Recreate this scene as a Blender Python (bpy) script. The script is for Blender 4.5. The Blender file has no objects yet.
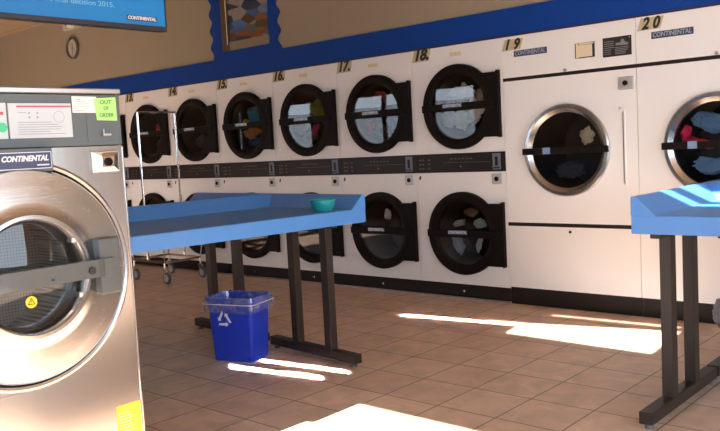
import bpy, bmesh, math, random
from mathutils import Vector, Matrix, noise, geometry
PI = math.pi
random.seed(4)
scn = bpy.context.scene
COL = scn.collection

# ------------------------------------------------------------------ materials
def nmat(name):
    m = bpy.data.materials.new(name); m.use_nodes = True
    nt = m.node_tree; b = nt.nodes['Principled BSDF']
    return m, nt, b

def mat(name, col, rough=.5, metal=0., noise_amt=0., nscale=8., bump=0., bscale=60., spec=None, coat=0.):
    m, nt, b = nmat(name)
    b.inputs['Base Color'].default_value = (*col, 1)
    b.inputs['Roughness'].default_value = rough
    b.inputs['Metallic'].default_value = metal
    if spec is not None: b.inputs['Specular IOR Level'].default_value = spec
    if coat: b.inputs['Coat Weight'].default_value = coat
    tc = nt.nodes.new('ShaderNodeTexCoord')
    if noise_amt:
        n = nt.nodes.new('ShaderNodeTexNoise'); n.inputs['Scale'].default_value = nscale; n.inputs['Detail'].default_value = 5
        nt.links.new(tc.outputs['Object'], n.inputs['Vector'])
        mx = nt.nodes.new('ShaderNodeMix'); mx.data_type = 'RGBA'
        mx.inputs['A'].default_value = (*[c * (1 - noise_amt) for c in col], 1)
        mx.inputs['B'].default_value = (*[min(1, c * (1 + noise_amt)) for c in col], 1)
        nt.links.new(n.outputs['Fac'], mx.inputs['Factor']); nt.links.new(mx.outputs['Result'], b.inputs['Base Color'])
    if bump:
        n2 = nt.nodes.new('ShaderNodeTexNoise'); n2.inputs['Scale'].default_value = bscale; n2.inputs['Detail'].default_value = 4
        nt.links.new(tc.outputs['Object'], n2.inputs['Vector'])
        bp = nt.nodes.new('ShaderNodeBump'); bp.inputs['Strength'].default_value = bump; bp.inputs['Distance'].default_value = .01
        nt.links.new(n2.outputs['Fac'], bp.inputs['Height']); nt.links.new(bp.outputs['Normal'], b.inputs['Normal'])
    return m

def brushed(name, col, rough=.28, along='X', strength=.35):
    m, nt, b = nmat(name)
    b.inputs['Base Color'].default_value = (*col, 1); b.inputs['Metallic'].default_value = 1
    tc = nt.nodes.new('ShaderNodeTexCoord'); mp = nt.nodes.new('ShaderNodeMapping')
    s = {'X': (3, 300, 300), 'Z': (300, 300, 3)}[along]
    mp.inputs['Scale'].default_value = s
    n = nt.nodes.new('ShaderNodeTexNoise'); n.inputs['Scale'].default_value = 1; n.inputs['Detail'].default_value = 3
    nt.links.new(tc.outputs['Object'], mp.inputs['Vector']); nt.links.new(mp.outputs['Vector'], n.inputs['Vector'])
    r = nt.nodes.new('ShaderNodeMapRange'); r.inputs['To Min'].default_value = rough * .8; r.inputs['To Max'].default_value = rough * 1.3
    nt.links.new(n.outputs['Fac'], r.inputs['Value']); nt.links.new(r.outputs['Result'], b.inputs['Roughness'])
    bp = nt.nodes.new('ShaderNodeBump'); bp.inputs['Strength'].default_value = strength * .3; bp.inputs['Distance'].default_value = .001
    nt.links.new(n.outputs['Fac'], bp.inputs['Height']); nt.links.new(bp.outputs['Normal'], b.inputs['Normal'])
    return m

def glass_mat(name, tint=(.75, .78, .78), ior=1.6, base=.04):
    m, nt, b = nmat(name)
    nt.nodes.remove(b)
    out = nt.nodes['Material Output']
    tr = nt.nodes.new('ShaderNodeBsdfTransparent'); tr.inputs['Color'].default_value = (*tint, 1)
    gl = nt.nodes.new('ShaderNodeBsdfGlossy'); gl.inputs['Roughness'].default_value = .015
    fr = nt.nodes.new('ShaderNodeFresnel'); fr.inputs['IOR'].default_value = ior
    ad = nt.nodes.new('ShaderNodeMath'); ad.operation = 'ADD'; ad.inputs[1].default_value = base
    nt.links.new(fr.outputs['Fac'], ad.inputs[0])
    mx = nt.nodes.new('ShaderNodeMixShader')
    nt.links.new(ad.outputs[0], mx.inputs['Fac']); nt.links.new(tr.outputs[0], mx.inputs[1]); nt.links.new(gl.outputs[0], mx.inputs[2])
    nt.links.new(mx.outputs[0], out.inputs['Surface'])
    return m

M = {}
M['enamel'] = mat('white_enamel', (.80, .765, .735), .38, noise_amt=.04, nscale=2.5)
M['black'] = mat('black_brown_plastic', (.008, .005, .004), .5, spec=.10)
M['band'] = mat('dark_control_band', (.014, .008, .006), .4, spec=.25)
M['band_print'] = mat('worn_band_print', (.09, .065, .05), .6)
M['kick'] = mat('dark_kick_plate', (.014, .009, .007), .5, spec=.2, noise_amt=.2)
M['steel'] = brushed('brushed_steel', (.42, .41, .40), .20, 'Z', .12)
M['steel_ring'] = brushed('spun_steel', (.47, .475, .48), .24, 'X', .2)
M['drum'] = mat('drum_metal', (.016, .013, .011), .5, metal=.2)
M['chrome'] = mat('chrome', (.75, .74, .74), .12, metal=1)
M['dullchrome'] = mat('worn_chrome', (.50, .49, .47), .3, metal=1)
M['glass'] = glass_mat('door_glass', (.93, .91, .89), 1.45, .02)
M['bluelam'] = mat('blue_laminate', (.058, .215, .55), .38, noise_amt=.05, nscale=3)
M['legpaint'] = mat('brown_leg_paint', (.026, .018, .014), .45, spec=.3)
M['bandblue'] = mat('royal_blue_paint', (.002, .043, .25), .6, spec=.2, noise_amt=.08, nscale=3)
M['shadow_strip'] = mat('plum_shadow_strip', (.03, .012, .03), .6)  # purple shadow under the blue band, put into a colour
M['wall'] = mat('tan_wall_paint', (.31, .25, .17), .8, noise_amt=.05, nscale=1.2, bump=.1, bscale=90)
M['ink'] = mat('black_ink', (.012, .010, .009), .5)
M['placard'] = mat('yellowed_placard', (.50, .42, .25), .5, noise_amt=.2, nscale=30)
M['stain'] = mat('glue_residue', (.70, .56, .36), .6, noise_amt=.12, nscale=20)
M['nameblue'] = mat('nameplate_navy', (.03, .045, .11), .4)
M['nameink'] = mat('nameplate_lettering', (.62, .66, .72), .45)
M['worn_ink'] = mat('worn_nameplate_lettering', (.30, .34, .40), .45)
M['slotface'] = mat('coin_slot_face', (.13, .14, .18), .4)
M['coinpale'] = mat('pale_zinc', (.48, .47, .46), .35, metal=.4)
M['cream'] = mat('cream_card', (.72, .60, .40), .7)
M['printgrey'] = mat('grey_print', (.22, .21, .20), .6)
M['sensorblue'] = mat('blue_sticker', (.16, .26, .40), .5)
M['rubber'] = mat('grey_rubber', (.10, .10, .11), .6)
M['hub'] = mat('caster_hub', (.38, .38, .40), .4)
M['binblue'] = mat('blue_bin_plastic', (.012, .045, .52), .35)
M['white'] = mat('white_paint', (.82, .82, .80), .5)
M['teal'] = mat('teal_plastic', (.015, .30, .33), .35)
M['gunmetal'] = mat('panel_slate', (.090, .115, .125), .45, noise_amt=.08, nscale=12)
M['platepale'] = mat('instruction_plate', (.50, .56, .60), .45, noise_amt=.05, nscale=20)
M['redink'] = mat('red_print', (.42, .10, .09), .5)
M['greenbtn'] = mat('green_button', (.05, .50, .22), .4)
M['paper'] = mat('white_paper', (.80, .80, .76), .8)
M['note'] = mat('lime_note', (.40, .82, .22), .8)
M['pencil'] = mat('green_ink', (.10, .28, .09), .8)
M['bar'] = mat('slate_door_bar', (.075, .085, .085), .42, noise_amt=.08, nscale=30)
M['yellow'] = mat('yellow_sticker', (.85, .68, .03), .5)
M['sign'] = mat('sign_blue', (.003, .20, .54), .4, noise_amt=.06, nscale=2)
M['signtext'] = mat('sign_pale_lettering', (.16, .46, .62), .5)
M['signedge'] = mat('sign_frame', (.018, .018, .028), .4)
M['wood'] = mat('poster_wood', (.075, .042, .020), .45, noise_amt=.3, nscale=12)
M['mat_tan'] = mat('poster_mount', (.22, .165, .11), .7)
M['clockrim'] = mat('clock_rim', (.10, .08, .06), .4)
M['clockface'] = mat('clock_face', (.46, .42, .36), .5)
M['mopgrey'] = mat('mop_yarn', (.30, .28, .31), .95, noise_amt=.3, nscale=60, bump=.8, bscale=120)
M['mopstick'] = mat('mop_stick', (.55, .50, .50), .5)
M['asphalt'] = mat('asphalt', (.22, .22, .21), .9, noise_amt=.1)
M['facade'] = mat('pale_facade', (.78, .78, .80), .8)

def liner_mat():
    m, nt, b = nmat('clear_liner'); nt.nodes.remove(b); out = nt.nodes['Material Output']
    tr = nt.nodes.new('ShaderNodeBsdfTransparent'); tr.inputs['Color'].default_value = (.86, .88, .95, 1)
    df = nt.nodes.new('ShaderNodeBsdfDiffuse'); df.inputs['Color'].default_value = (.45, .50, .66, 1)
    gl = nt.nodes.new('ShaderNodeBsdfGlossy'); gl.inputs['Roughness'].default_value = .18
    a = nt.nodes.new('ShaderNodeMixShader'); a.inputs['Fac'].default_value = .4
    c = nt.nodes.new('ShaderNodeMixShader')
    tc = nt.nodes.new('ShaderNodeTexCoord'); n = nt.nodes.new('ShaderNodeTexNoise'); n.inputs['Scale'].default_value = 26
    nt.links.new(tc.outputs['Object'], n.inputs['Vector'])
    r = nt.nodes.new('ShaderNodeMapRange'); r.inputs['From Min'].default_value = .4; r.inputs['From Max'].default_value = .7
    r.inputs['To Min'].default_value = .12; r.inputs['To Max'].default_value = .55
    nt.links.new(n.outputs['Fac'], r.inputs['Value']); nt.links.new(r.outputs['Result'], c.inputs['Fac'])
    nt.links.new(df.outputs[0], a.inputs[1]); nt.links.new(gl.outputs[0], a.inputs[2])
    nt.links.new(tr.outputs[0], c.inputs[1]); nt.links.new(a.outputs[0], c.inputs[2]); nt.links.new(c.outputs[0], out.inputs['Surface'])
    return m
M['liner'] = liner_mat()

TS, GX, GY = .3057, -1.840, 2.8547
def floor_mat():
    m, nt, b = nmat('terracotta_tile')
    tc = nt.nodes.new('ShaderNodeTexCoord'); mp = nt.nodes.new('ShaderNodeMapping')
    mp.inputs['Location'].default_value = (-(GX - 60 * TS), -(GY - 60 * TS), 0)
    br = nt.nodes.new('ShaderNodeTexBrick'); br.offset = 0; br.squash = 1
    br.inputs['Scale'].default_value = 1; br.inputs['Brick Width'].default_value = TS; br.inputs['Row Height'].default_value = TS
    br.inputs['Mortar Size'].default_value = .0036; br.inputs['Mortar Smooth'].default_value = .15; br.inputs['Bias'].default_value = 0
    br.inputs['Color1'].default_value = (.66, .46, .325, 1); br.inputs['Color2'].default_value = (.60, .405, .28, 1)
    br.inputs['Mortar'].default_value = (.17, .115, .085, 1)
    nt.links.new(tc.outputs['Object'], mp.inputs['Vector']); nt.links.new(mp.outputs['Vector'], br.inputs['Vector'])
    n = nt.nodes.new('ShaderNodeTexNoise'); n.inputs['Scale'].default_value = 7; n.inputs['Detail'].default_value = 8; n.inputs['Distortion'].default_value = .8
    nt.links.new(tc.outputs['Object'], n.inputs['Vector'])
    r = nt.nodes.new('ShaderNodeMapRange'); r.inputs['From Min'].default_value = .3; r.inputs['From Max'].default_value = .7
    r.inputs['To Min'].default_value = .80; r.inputs['To Max'].default_value = 1.14
    nt.links.new(n.outputs['Fac'], r.inputs['Value'])
    mx = nt.nodes.new('ShaderNodeMix'); mx.data_type = 'RGBA'; mx.blend_type = 'MULTIPLY'; mx.inputs['Factor'].default_value = 1
    nt.links.new(br.outputs['Color'], mx.inputs['A']); nt.links.new(r.outputs['Result'], mx.inputs['B'])
    nt.links.new(mx.outputs['Result'], b.inputs['Base Color'])
    b.inputs['Roughness'].default_value = .42
    rr = nt.nodes.new('ShaderNodeMapRange'); rr.inputs['To Min'].default_value = .34; rr.inputs['To Max'].default_value = .55
    nt.links.new(n.outputs['Fac'], rr.inputs['Value']); nt.links.new(rr.outputs['Result'], b.inputs['Roughness'])
    bp = nt.nodes.new('ShaderNodeBump'); bp.invert = True; bp.inputs['Strength'].default_value = .5; bp.inputs['Distance'].default_value = .003
    nt.links.new(br.outputs['Fac'], bp.inputs['Height']); nt.links.new(bp.outputs['Normal'], b.inputs['Normal'])
    return m
M['floor'] = floor_mat()

def ceiling_mat():
    m, nt, b = nmat('ceiling_tile')
    tc = nt.nodes.new('ShaderNodeTexCoord')
    br = nt.nodes.new('ShaderNodeTexBrick'); br.offset = 0
    br.inputs['Scale'].default_value = 1; br.inputs['Brick Width'].default_value = 1.22; br.inputs['Row Height'].default_value = .61
    br.inputs['Mortar Size'].default_value = .012
    br.inputs['Color1'].default_value = (.42, .31, .20, 1); br.inputs['Color2'].default_value = (.45, .33, .215, 1); br.inputs['Mortar'].default_value = (.30, .22, .15, 1)
    nt.links.new(tc.outputs['Object'], br.inputs['Vector']); nt.links.new(br.outputs['Color'], b.inputs['Base Color'])
    b.inputs['Roughness'].default_value = .9
    return m
M['ceiling'] = ceiling_mat()

def poster_mat():
    m, nt, b = nmat('laundry_poster')
    tc = nt.nodes.new('ShaderNodeTexCoord'); mp = nt.nodes.new('ShaderNodeMapping'); mp.inputs['Scale'].default_value = (1.2, 1, 3.2)
    mp.inputs['Rotation'].default_value = (0, -.25, 0)
    n = nt.nodes.new('ShaderNodeTexVoronoi'); n.inputs['Scale'].default_value = 4.5
    nt.links.new(tc.outputs['Object'], mp.inputs['Vector']); nt.links.new(mp.outputs['Vector'], n.inputs['Vector'])
    cr = nt.nodes.new('ShaderNodeValToRGB'); e = cr.color_ramp.elements
    cols = [(.30, (.02, .03, .05)), (.40, (.02, .09, .30)), (.46, (.07, .10, .04)), (.52, (.20, .05, .02)), (.58, (.05, .035, .02)), (.64, (.03, .13, .30)), (.74, (.22, .20, .18))]
    e[0].position, e[0].color = cols[0][0], (*cols[0][1], 1)
    e[1].position, e[1].color = cols[-1][0], (*cols[-1][1], 1)
    for p_, c_ in cols[1:-1]:
        q = e.new(p_); q.color = (*c_, 1)
    nt.links.new(n.outputs['Color'], cr.inputs['Fac']); nt.links.new(cr.outputs['Color'], b.inputs['Base Color'])
    b.inputs['Roughness'].default_value = .12
    return m
M['poster'] = poster_mat()

def perf_mat():
    m, nt, b = nmat('perforated_drum')
    tc = nt.nodes.new('ShaderNodeTexCoord'); mp = nt.nodes.new('ShaderNodeMapping'); mp.inputs['Scale'].default_value = (85, 85, 85)
    v = nt.nodes.new('ShaderNodeTexVoronoi'); v.inputs['Randomness'].default_value = .0; v.inputs['Scale'].default_value = 1
    nt.links.new(tc.outputs['Object'], mp.inputs['Vector']); nt.links.new(mp.outputs['Vector'], v.inputs['Vector'])
    cr = nt.nodes.new('ShaderNodeValToRGB'); cr.color_ramp.elements[0].position = .30; cr.color_ramp.elements[0].color = (.012, .012, .012, 1)
    cr.color_ramp.elements[1].position = .40; cr.color_ramp.elements[1].color = (.42, .42, .40, 1)
    nt.links.new(v.outputs['Distance'], cr.inputs['Fac']); nt.links.new(cr.outputs['Color'], b.inputs['Base Color'])
    b.inputs['Metallic'].default_value = .7; b.inputs['Roughness'].default_value = .35
    return m
M['perf'] = perf_mat()
def cloth(name, c): return mat('cloth_' + name, c, .9, noise_amt=.18, nscale=14, bump=.5, bscale=90)
CL = {'teal': cloth('teal', (.02, .22, .34)), 'red': cloth('red', (.42, .02, .03)), 'yellow': cloth('yellow', (.55, .33, .05)),
      'rust': cloth('rust', (.34, .15, .06)), 'blue': cloth('blue', (.02, .09, .26)), 'olive': cloth('olive', (.26, .26, .05)),
      'tan': cloth('tan', (.34, .25, .17)), 'pink': cloth('pink', (.60, .05, .20)), 'darkgreen': cloth('darkgreen', (.05, .07, .04)),
      'white': cloth('white', (.74, .72, .72)), 'grey': cloth('grey', (.38, .38, .40)), 'seafoam': cloth('seafoam', (.32, .46, .44)),
      'paleblue': cloth('paleblue', (.30, .37, .47)), 'navy': cloth('navy', (.02, .05, .20)), 'brown': cloth('brown', (.15, .08, .05)),
      'black': cloth('black', (.03, .03, .035)), 'denim': cloth('denim', (.10, .22, .42)), 'crimson': cloth('crimson', (.75, .02, .10)),
      'cream': cloth('cream', (.62, .52, .38))}

# ------------------------------------------------------------------ mesh helpers
class MB:
    def __init__(s): s.bm = bmesh.new()
    def _new(s, geom, mtx):
        bmesh.ops.transform(s.bm, matrix=mtx, verts=geom)
    def box(s, x0, x1, y0, y1, z0, z1, bevel=0., rot=None, seg=2):
        r = bmesh.ops.create_cube(s.bm, size=1); vs = r['verts']
        s._new(vs, Matrix.Diagonal((x1 - x0, y1 - y0, z1 - z0, 1)))
        if bevel:
            es = list({e for v in vs for e in v.link_edges})
            rb = bmesh.ops.bevel(s.bm, geom=es, offset=bevel, segments=seg, affect='EDGES', profile=.5)
            vs = list({v for f in rb['faces'] for v in f.verts} | {v for v in vs if v.is_valid})
        c = Matrix.Translation(((x0 + x1) / 2, (y0 + y1) / 2, (z0 + z1) / 2))
        if rot is not None: c = c @ rot
        s._new(vs, c); return s
    def cyl(s, p0, p1, r, seg=24, r2=None, cap=True):
        p0, p1 = Vector(p0), Vector(p1); d = p1 - p0
        g = bmesh.ops.create_cone(s.bm, cap_ends=cap, cap_tris=False, segments=seg, radius1=r, radius2=r if r2 is None else r2, depth=d.length)
        q = d.to_track_quat('Z', 'Y').to_matrix().to_4x4()
        s._new(g['verts'], Matrix.Translation((p0 + p1) / 2) @ q); return s
    def sphere(s, c, r, sc=(1, 1, 1), u=20, v=12):
        g = bmesh.ops.create_uvsphere(s.bm, u_segments=u, v_segments=v, radius=r)
        s._new(g['verts'], Matrix.Translation(c) @ Matrix.Diagonal((*sc, 1))); return s
    def lathe(s, prof, center, axis='Y', seg=64, close=False):
        # prof: (r, t): radius and position along the axis
        cx, cy, cz = center; rings = []
        for (r, t) in prof:
            ring = []
            for i in range(seg):
                a = 2 * PI * i / seg
                if axis == 'Y': co = (cx + r * math.cos(a), cy + t, cz + r * math.sin(a))
                else: co = (cx + r * math.cos(a), cy + r * math.sin(a), cz + t)
                ring.append(s.bm.verts.new(co))
            rings.append(ring)
        pairs = list(zip(rings, rings[1:]))
        if close: pairs.append((rings[-1], rings[0]))
        for A, B in pairs:
            for i in range(seg):
                j = (i + 1) % seg
                s.bm.faces.new((A[i], A[j], B[j], B[i]))
        return s
    def disc(s, center, r, seg=48, sc=1.):
        cx, cy, cz = center
        vs = [s.bm.verts.new((cx + r * math.cos(2 * PI * i / seg), cy, cz + r * sc * math.sin(2 * PI * i / seg))) for i in range(seg)]
        s.bm.faces.new(vs); return s
    def prism(s, pts, d, axis='Y', a0=0.):
        # polygon pts (2D) extruded by d; axis Y -> pts are (x,z); X -> (y,z); Z -> (x,y)
        def co(p, t):
            return {'Y': (p[0], t, p[1]), 'X': (t, p[0], p[1]), 'Z': (p[0], p[1], t)}[axis]
        A = [s.bm.verts.new(co(p, a0)) for p in pts]; B = [s.bm.verts.new(co(p, a0 + d)) for p in pts]
        s.bm.faces.new(A); s.bm.faces.new(B[::-1])
        n = len(pts)
        for i in range(n): s.bm.faces.new((A[i], A[(i + 1) % n], B[(i + 1) % n], B[i]))
        return s
    def mesh_from(s, me, mtx=None):
        n0 = len(s.bm.verts); s.bm.from_mesh(me); s.bm.verts.ensure_lookup_table()
        if mtx is not None: s._new(s.bm.verts[n0:], mtx)
        return s
    def holed_panel(s, x0, x1, z0, z1, holes, y0, th):
        # flat panel with round holes, given thickness (front at y0, back at y0+th)
        outer = [Vector((x0, z0, 0)), Vector((x1, z0, 0)), Vector((x1, z1, 0)), Vector((x0, z1, 0))]
        return s.panel(outer, [[Vector((cx + r * math.cos(2 * PI * i / 48), cz + r * math.sin(2 * PI * i / 48), 0)) for i in range(48)] for cx, cz, r in holes], y0, th)
    def panel(s, outer, holes, y0, th):
        loops = [outer] + [h[::-1] for h in holes]
        tris = geometry.tessellate_polygon(loops)
        flat = [v for l in loops for v in l]
        F = [s.bm.verts.new((v.x, y0, v.y)) for v in flat]; B = [s.bm.verts.new((v.x, y0 + th, v.y)) for v in flat]
        for t in tris:
            try:
                s.bm.faces.new([F[i] for i in t]); s.bm.faces.new([B[i] for i in t][::-1])
            except ValueError: pass
        k = 0
        for l in loops:
            n = len(l)
            for i in range(n):
                a, b = k + i, k + (i + 1) % n
                s.bm.faces.new((F[a], F[b], B[b], B[a]))
            k += n
        return s
    def build(s, name, m, parent=None, smooth=False, loc=None, **props):
        bmesh.ops.remove_doubles(s.bm, verts=s.bm.verts, dist=1e-6)
        bmesh.ops.recalc_face_normals(s.bm, faces=s.bm.faces)
        me = bpy.data.meshes.new(name); s.bm.to_mesh(me); s.bm.free()
        me.materials.append(m)
        if smooth:
            me.shade_smooth()
            try: me.set_sharp_from_angle(angle=math.radians(38))
            except Exception: pass
        o = bpy.data.objects.new(name, me); COL.objects.link(o)
        if parent is not None: o.parent = parent
        if loc is not None: o.location = loc
        for k, v in props.items(): o[k] = v
        return o

def text_mesh(body, size, shear=0., bold=0., depth=.0006, width=None):
    cu = bpy.data.curves.new('t', 'FONT'); cu.body = body; cu.size = size; cu.shear = shear
    cu.offset = bold; cu.extrude = depth; cu.align_x = 'CENTER'; cu.align_y = 'CENTER'; cu.resolution_u = 3
    o = bpy.data.objects.new('t', cu); COL.objects.link(o)
    dg = bpy.context.evaluated_depsgraph_get(); dg.update()
    me = bpy.data.meshes.new_from_object(o.evaluated_get(dg))
    bpy.data.objects.remove(o); bpy.data.curves.remove(cu)
    if width:
        xs = [v.co.x for v in me.vertices]; k = width / (max(xs) - min(xs)); c = (max(xs) + min(xs)) / 2
        for v in me.vertices: v.co.x = (v.co.x - c) * k
    return me
def tmx(x, y, z, tilt=0.):      # text on a face looking towards -y
    return Matrix.Translation((x, y, z)) @ Matrix.Rotation(PI / 2, 4, 'X') @ Matrix.Rotation(tilt, 4, 'Z')

def thing(name, label, cat, loc=(0, 0, 0), rz=0., group=None):
    o = bpy.data.objects.new(name, None); COL.objects.link(o); o.location = loc; o.rotation_euler = (0, 0, rz)
    o.empty_display_size = .1
    o['label'] = label; o['category'] = cat
    if group: o['group'] = group
    return o
def dup(root, loc, label, rz=None, skip=()):
    r = root.copy(); COL.objects.link(r); r.location = loc; r['label'] = label
    if rz is not None: r.rotation_euler = (0, 0, rz)
    for ch in list(root.children):
        if ch.name.split('.')[0] in skip: continue
        c = ch.copy(); COL.objects.link(c); c.parent = r
        for g in list(ch.children):
            d = g.copy(); COL.objects.link(d); d.parent = c
    return r
def structure(o): o['kind'] = 'structure'; return o

D = 4.988          # dryer fronts
XD = -3.043        # seam between 18 and 19
# ------------------------------------------------------------------ setting
structure(MB().box(-13.2, 4.8, -.6, 6.0, -.06, 0).build('floor', M['floor']))
structure(MB().box(-13.2, 4.8, 1.2, 6.0, 2.89, 2.95).box(-13.2, 4.8, -.6, 1.2, 3.45, 3.51).box(-13.2, 4.8, 1.2, 1.26, 2.95, 3.45).build('ceiling', M['ceiling']))  # front section raised, an invented step that lets the high sun slots through
structure(MB().box(-13.2, 4.8, D + .012, D + .10, 1.905, 2.89).build('wall_back', M['wall']))
structure(MB().box(-13.2, 4.8, 6.0, 6.1, -.06, 2.95).build('wall_rear', M['wall']))
structure(MB().box(-13.3, -13.2, -.6, 6.1, -.06, 3.51).build('wall_left', M['wall']))
wr = MB().panel([Vector((-.6, -.06, 0)), Vector((6.1, -.06, 0)), Vector((6.1, 3.51, 0)), Vector((-.6, 3.51, 0))],
    [[Vector((a, .4, 0)), Vector((b, .4, 0)), Vector((b, 2.84, 0)), Vector((a, 2.84, 0))] for a, b in ((-.3, 1.3), (1.36, 2.96), (3.02, 4.7))], 0, .05).build('wall_right', M['wall'])
wr.location = (4.85, 0, 0); wr.rotation_euler = (0, 0, PI / 2); structure(wr)
FY = -.55
def rect(x0, x1, z0, z1): return [Vector((x0, z0, 0)), Vector((x1, z0, 0)), Vector((x1, z1, 0)), Vector((x0, z1, 0))]
def poly(*p): return [Vector((a, b, 0)) for a, b in p]
holes = [poly((-2.393, .35), (-1.05, .35), (-1.05, 1.12), (-1.55, 1.12), (-1.55, 1.650), (-2.393, 1.650)), rect(-2.46, -2.41, .35, 1.38),  # unseen openings cut to shape the sun patches, stripes and reflections
         poly((-2.66, 2.508), (-2.395, 2.520), (-2.365, 2.418), (-1.450, 2.400), (-1.465, 2.684), (-2.36, 2.572), (-2.66, 2.556)),
         poly((-2.33, 2.706), (-1.50, 2.722), (-1.50, 2.742), (-2.33, 2.724)),
         rect(-1.16, -.55, 2.93, 2.985), rect(-1.16, -.55, 3.045, 3.15),
         rect(.50, 3.2, .9, 2.85), rect(3.3, 4.6, .9, 2.85),
         rect(-11.4, -10.42, 1.15, 2.08), rect(-9.6, -8.72, 1.15, 2.08), rect(-8.60, -8.15, 1.15, 2.08), rect(-7.75, -6.85, 1.15, 2.08)]
structure(MB().panel(rect(-13.2, 4.8, -.06, 3.51), holes, FY - .01, .02).build('wall_front', M['wall']))
structure(MB().box(-60, 60, -80, -.62, -.2, -.15).build('ground', M['asphalt']))
structure(MB().box(-42, -19, -34, -26, -.15, 3.6).box(-17, 14, -40, -30, -.15, 4.6).build('wall_street', M['facade']))

# blue band, and its lower shadow line painted as a dark strip
structure(MB().box(-12.9, 1.0, D - .004, D + .012, 1.905, 2.093).build('trim_1', M['bandblue']))
structure(MB().box(-12.9, 1.0, D - .010, D + .012, 1.896, 1.907).build('band_shadow', M['shadow_strip']))

# ------------------------------------------------------------------ stacked dryers
RX, R1, R0 = .022, .313, .236      # ring centre offset, outer and glass radius
def stacked():
    t = thing('stacked_dryer', 'x', 'dryer', group='stacked double dryers along the back wall')
    W = .400; g = .0015
    c = MB()
    c.holed_panel(-W + g, W - g, 1.102, 1.900, [(RX, 1.442, .25)], 0, .012)
    c.holed_panel(-W + g, W - g, .112, .956, [(RX, .500, .25)], 0, .012)
    c.box(-W + g, -W + .012, .012, .80, 0, 1.900); c.box(W - .012, W - g, .012, .80, 0, 1.900)
    c.box(-W + .012, W - .012, .012, .80, 1.888, 1.900); c.box(-W + .012, W - .012, .788, .80, 0, 1.888)
    c.box(-W + .012, W - .012, .012, .78, .95, 1.10)
    for z in (1.80, 1.15, .90, .30): 
        for sx in (-1, 1): c.cyl((sx * (W - .010), -.0012, z), (sx * (W - .010), .001, z), .0035, 8)
    c.build('cabinet', M['enamel'], t)
    MB().box(-W + g, W - g, .002, .012, .958, 1.100, .002).build('control_panel', M['band'], t)
    cp = t.children[-1]
    p = MB()
    for i in range(4):
        for j in range(3):
            if random.random() < .75: p.box(-W + .025 + i * .028, -W + .044 + i * .028, .0005, .002, .985 + j * .032, .997 + j * .032)
    p.box(-.15, .27, .0005, .002, 1.030, 1.033)
    for i in range(6): p.box(-.08 + i * .035, -.06 + i * .035, .0005, .002, 1.055, 1.064)
    p.build('panel_print', M['band_print'], cp)
    MB().cyl((.02, -.012, 1.003), (.02, .002, 1.003), .007, 16).build('start_button', M['chrome'], cp)
    s = MB(); s.box(.292, .360, -.004, .002, .972, 1.090, .003)
    s.build('coin_slot', M['slotface'], cp)
    k = MB(); k.box(.314, .338, -.0055, -.0042, 1.00, 1.066); k.box(.300, .352, -.0055, -.0042, .980, .990); k.build('coin_slot_mouth', M['band'], cp)
    lk = MB(); lk.box(.283, .367, -.010, 0, .866, .944, .005).build('coin_box_lock', M['coinpale'], t)
    MB().cyl((.325, -.016, .905), (.325, -.009, .905), .017, 20).box(.320, .330, -.0175, -.015, .892, .918).build('lock_barrel', M['black'], t.children[-1])
    st = MB(); st.box(-.378, -.362, -.0012, 0, .905, .935, rot=Matrix.Rotation(.35, 4, 'Y')).build('small_mark', M['ink'], t)
    MB().box(-W + g, W - g, .006, .02, .012, .112).build('kick_plate', M['kick'], t)
    kp = t.children[-1]
    MB().cyl((0, -.004, .060), (0, .008, .060), .009, 14).build('kick_plate_lock', M['chrome'], kp)
    MB().box(-W + g, W - g, -.004, .006, .001, .010).build('floor_strip', M['dullchrome'], t)
    for zc in (1.442, .500):
        d = MB(); pr = [(R1, 0.), (R1, -.030), (R1 - .006, -.038), (R1 - .030, -.042), (R0 + .022, -.040), (R0 + .006, -.030), (R0, -.016), (R0, .012)]
        d.lathe(pr, (RX, 0, zc), close=True)
        door = d.build('door', M['black'], t, smooth=True)
        MB().lathe([(.001, -.0160), (R0 * .5, -.0158), (R0 + .002, -.015)], (RX, 0, zc), seg=48).build('door_glass', M['glass'], door, smooth=True)
        h = MB(); a_ = math.asin(.229 / .308)
        arc = [(RX + .308 * math.cos(a_ - 2 * a_ * i / 14), zc - .004 + .308 * math.sin(a_ - 2 * a_ * i / 14)) for i in range(15)]
        h.prism([(.383, zc - .233), (.383, zc + .225)] + arc, .034, 'Y', -.038)
        h.build('hinge_plate', M['black'], door)
        for dz in (.228, -.230): MB().cyl((.375, -.040, zc + dz), (.375, -.004, zc + dz), .009, 12).build('hinge_pin', M['black'], door)
        b = MB(); b.box(RX - R1 + .004, .345, -.052, -.041, zc - .028, zc + .028, .004).build('door_strap', M['black'], door)
        n = MB(); n.box(RX - .115, RX + .06, -.0535, -.0515, zc - .006, zc + .026).build('strap_label', M['nameblue'], door)
        n = MB(); n.mesh_from(text_mesh('CONTINENTAL', .030, .15, .0008, .0006, .165), tmx(RX - .0275, -.0540, zc + .010)); n.build('strap_lettering', M['nameink'], door)
        # drum
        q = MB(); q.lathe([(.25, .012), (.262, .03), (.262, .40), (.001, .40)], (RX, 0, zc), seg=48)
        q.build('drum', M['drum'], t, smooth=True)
    st = MB(); st.box(-.045, .055, -.0008, 0, 1.818, 1.846, .0, rot=Matrix.Rotation(.03, 4, 'Y')).build('glue_residue', M['stain'], t)
    return t

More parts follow.
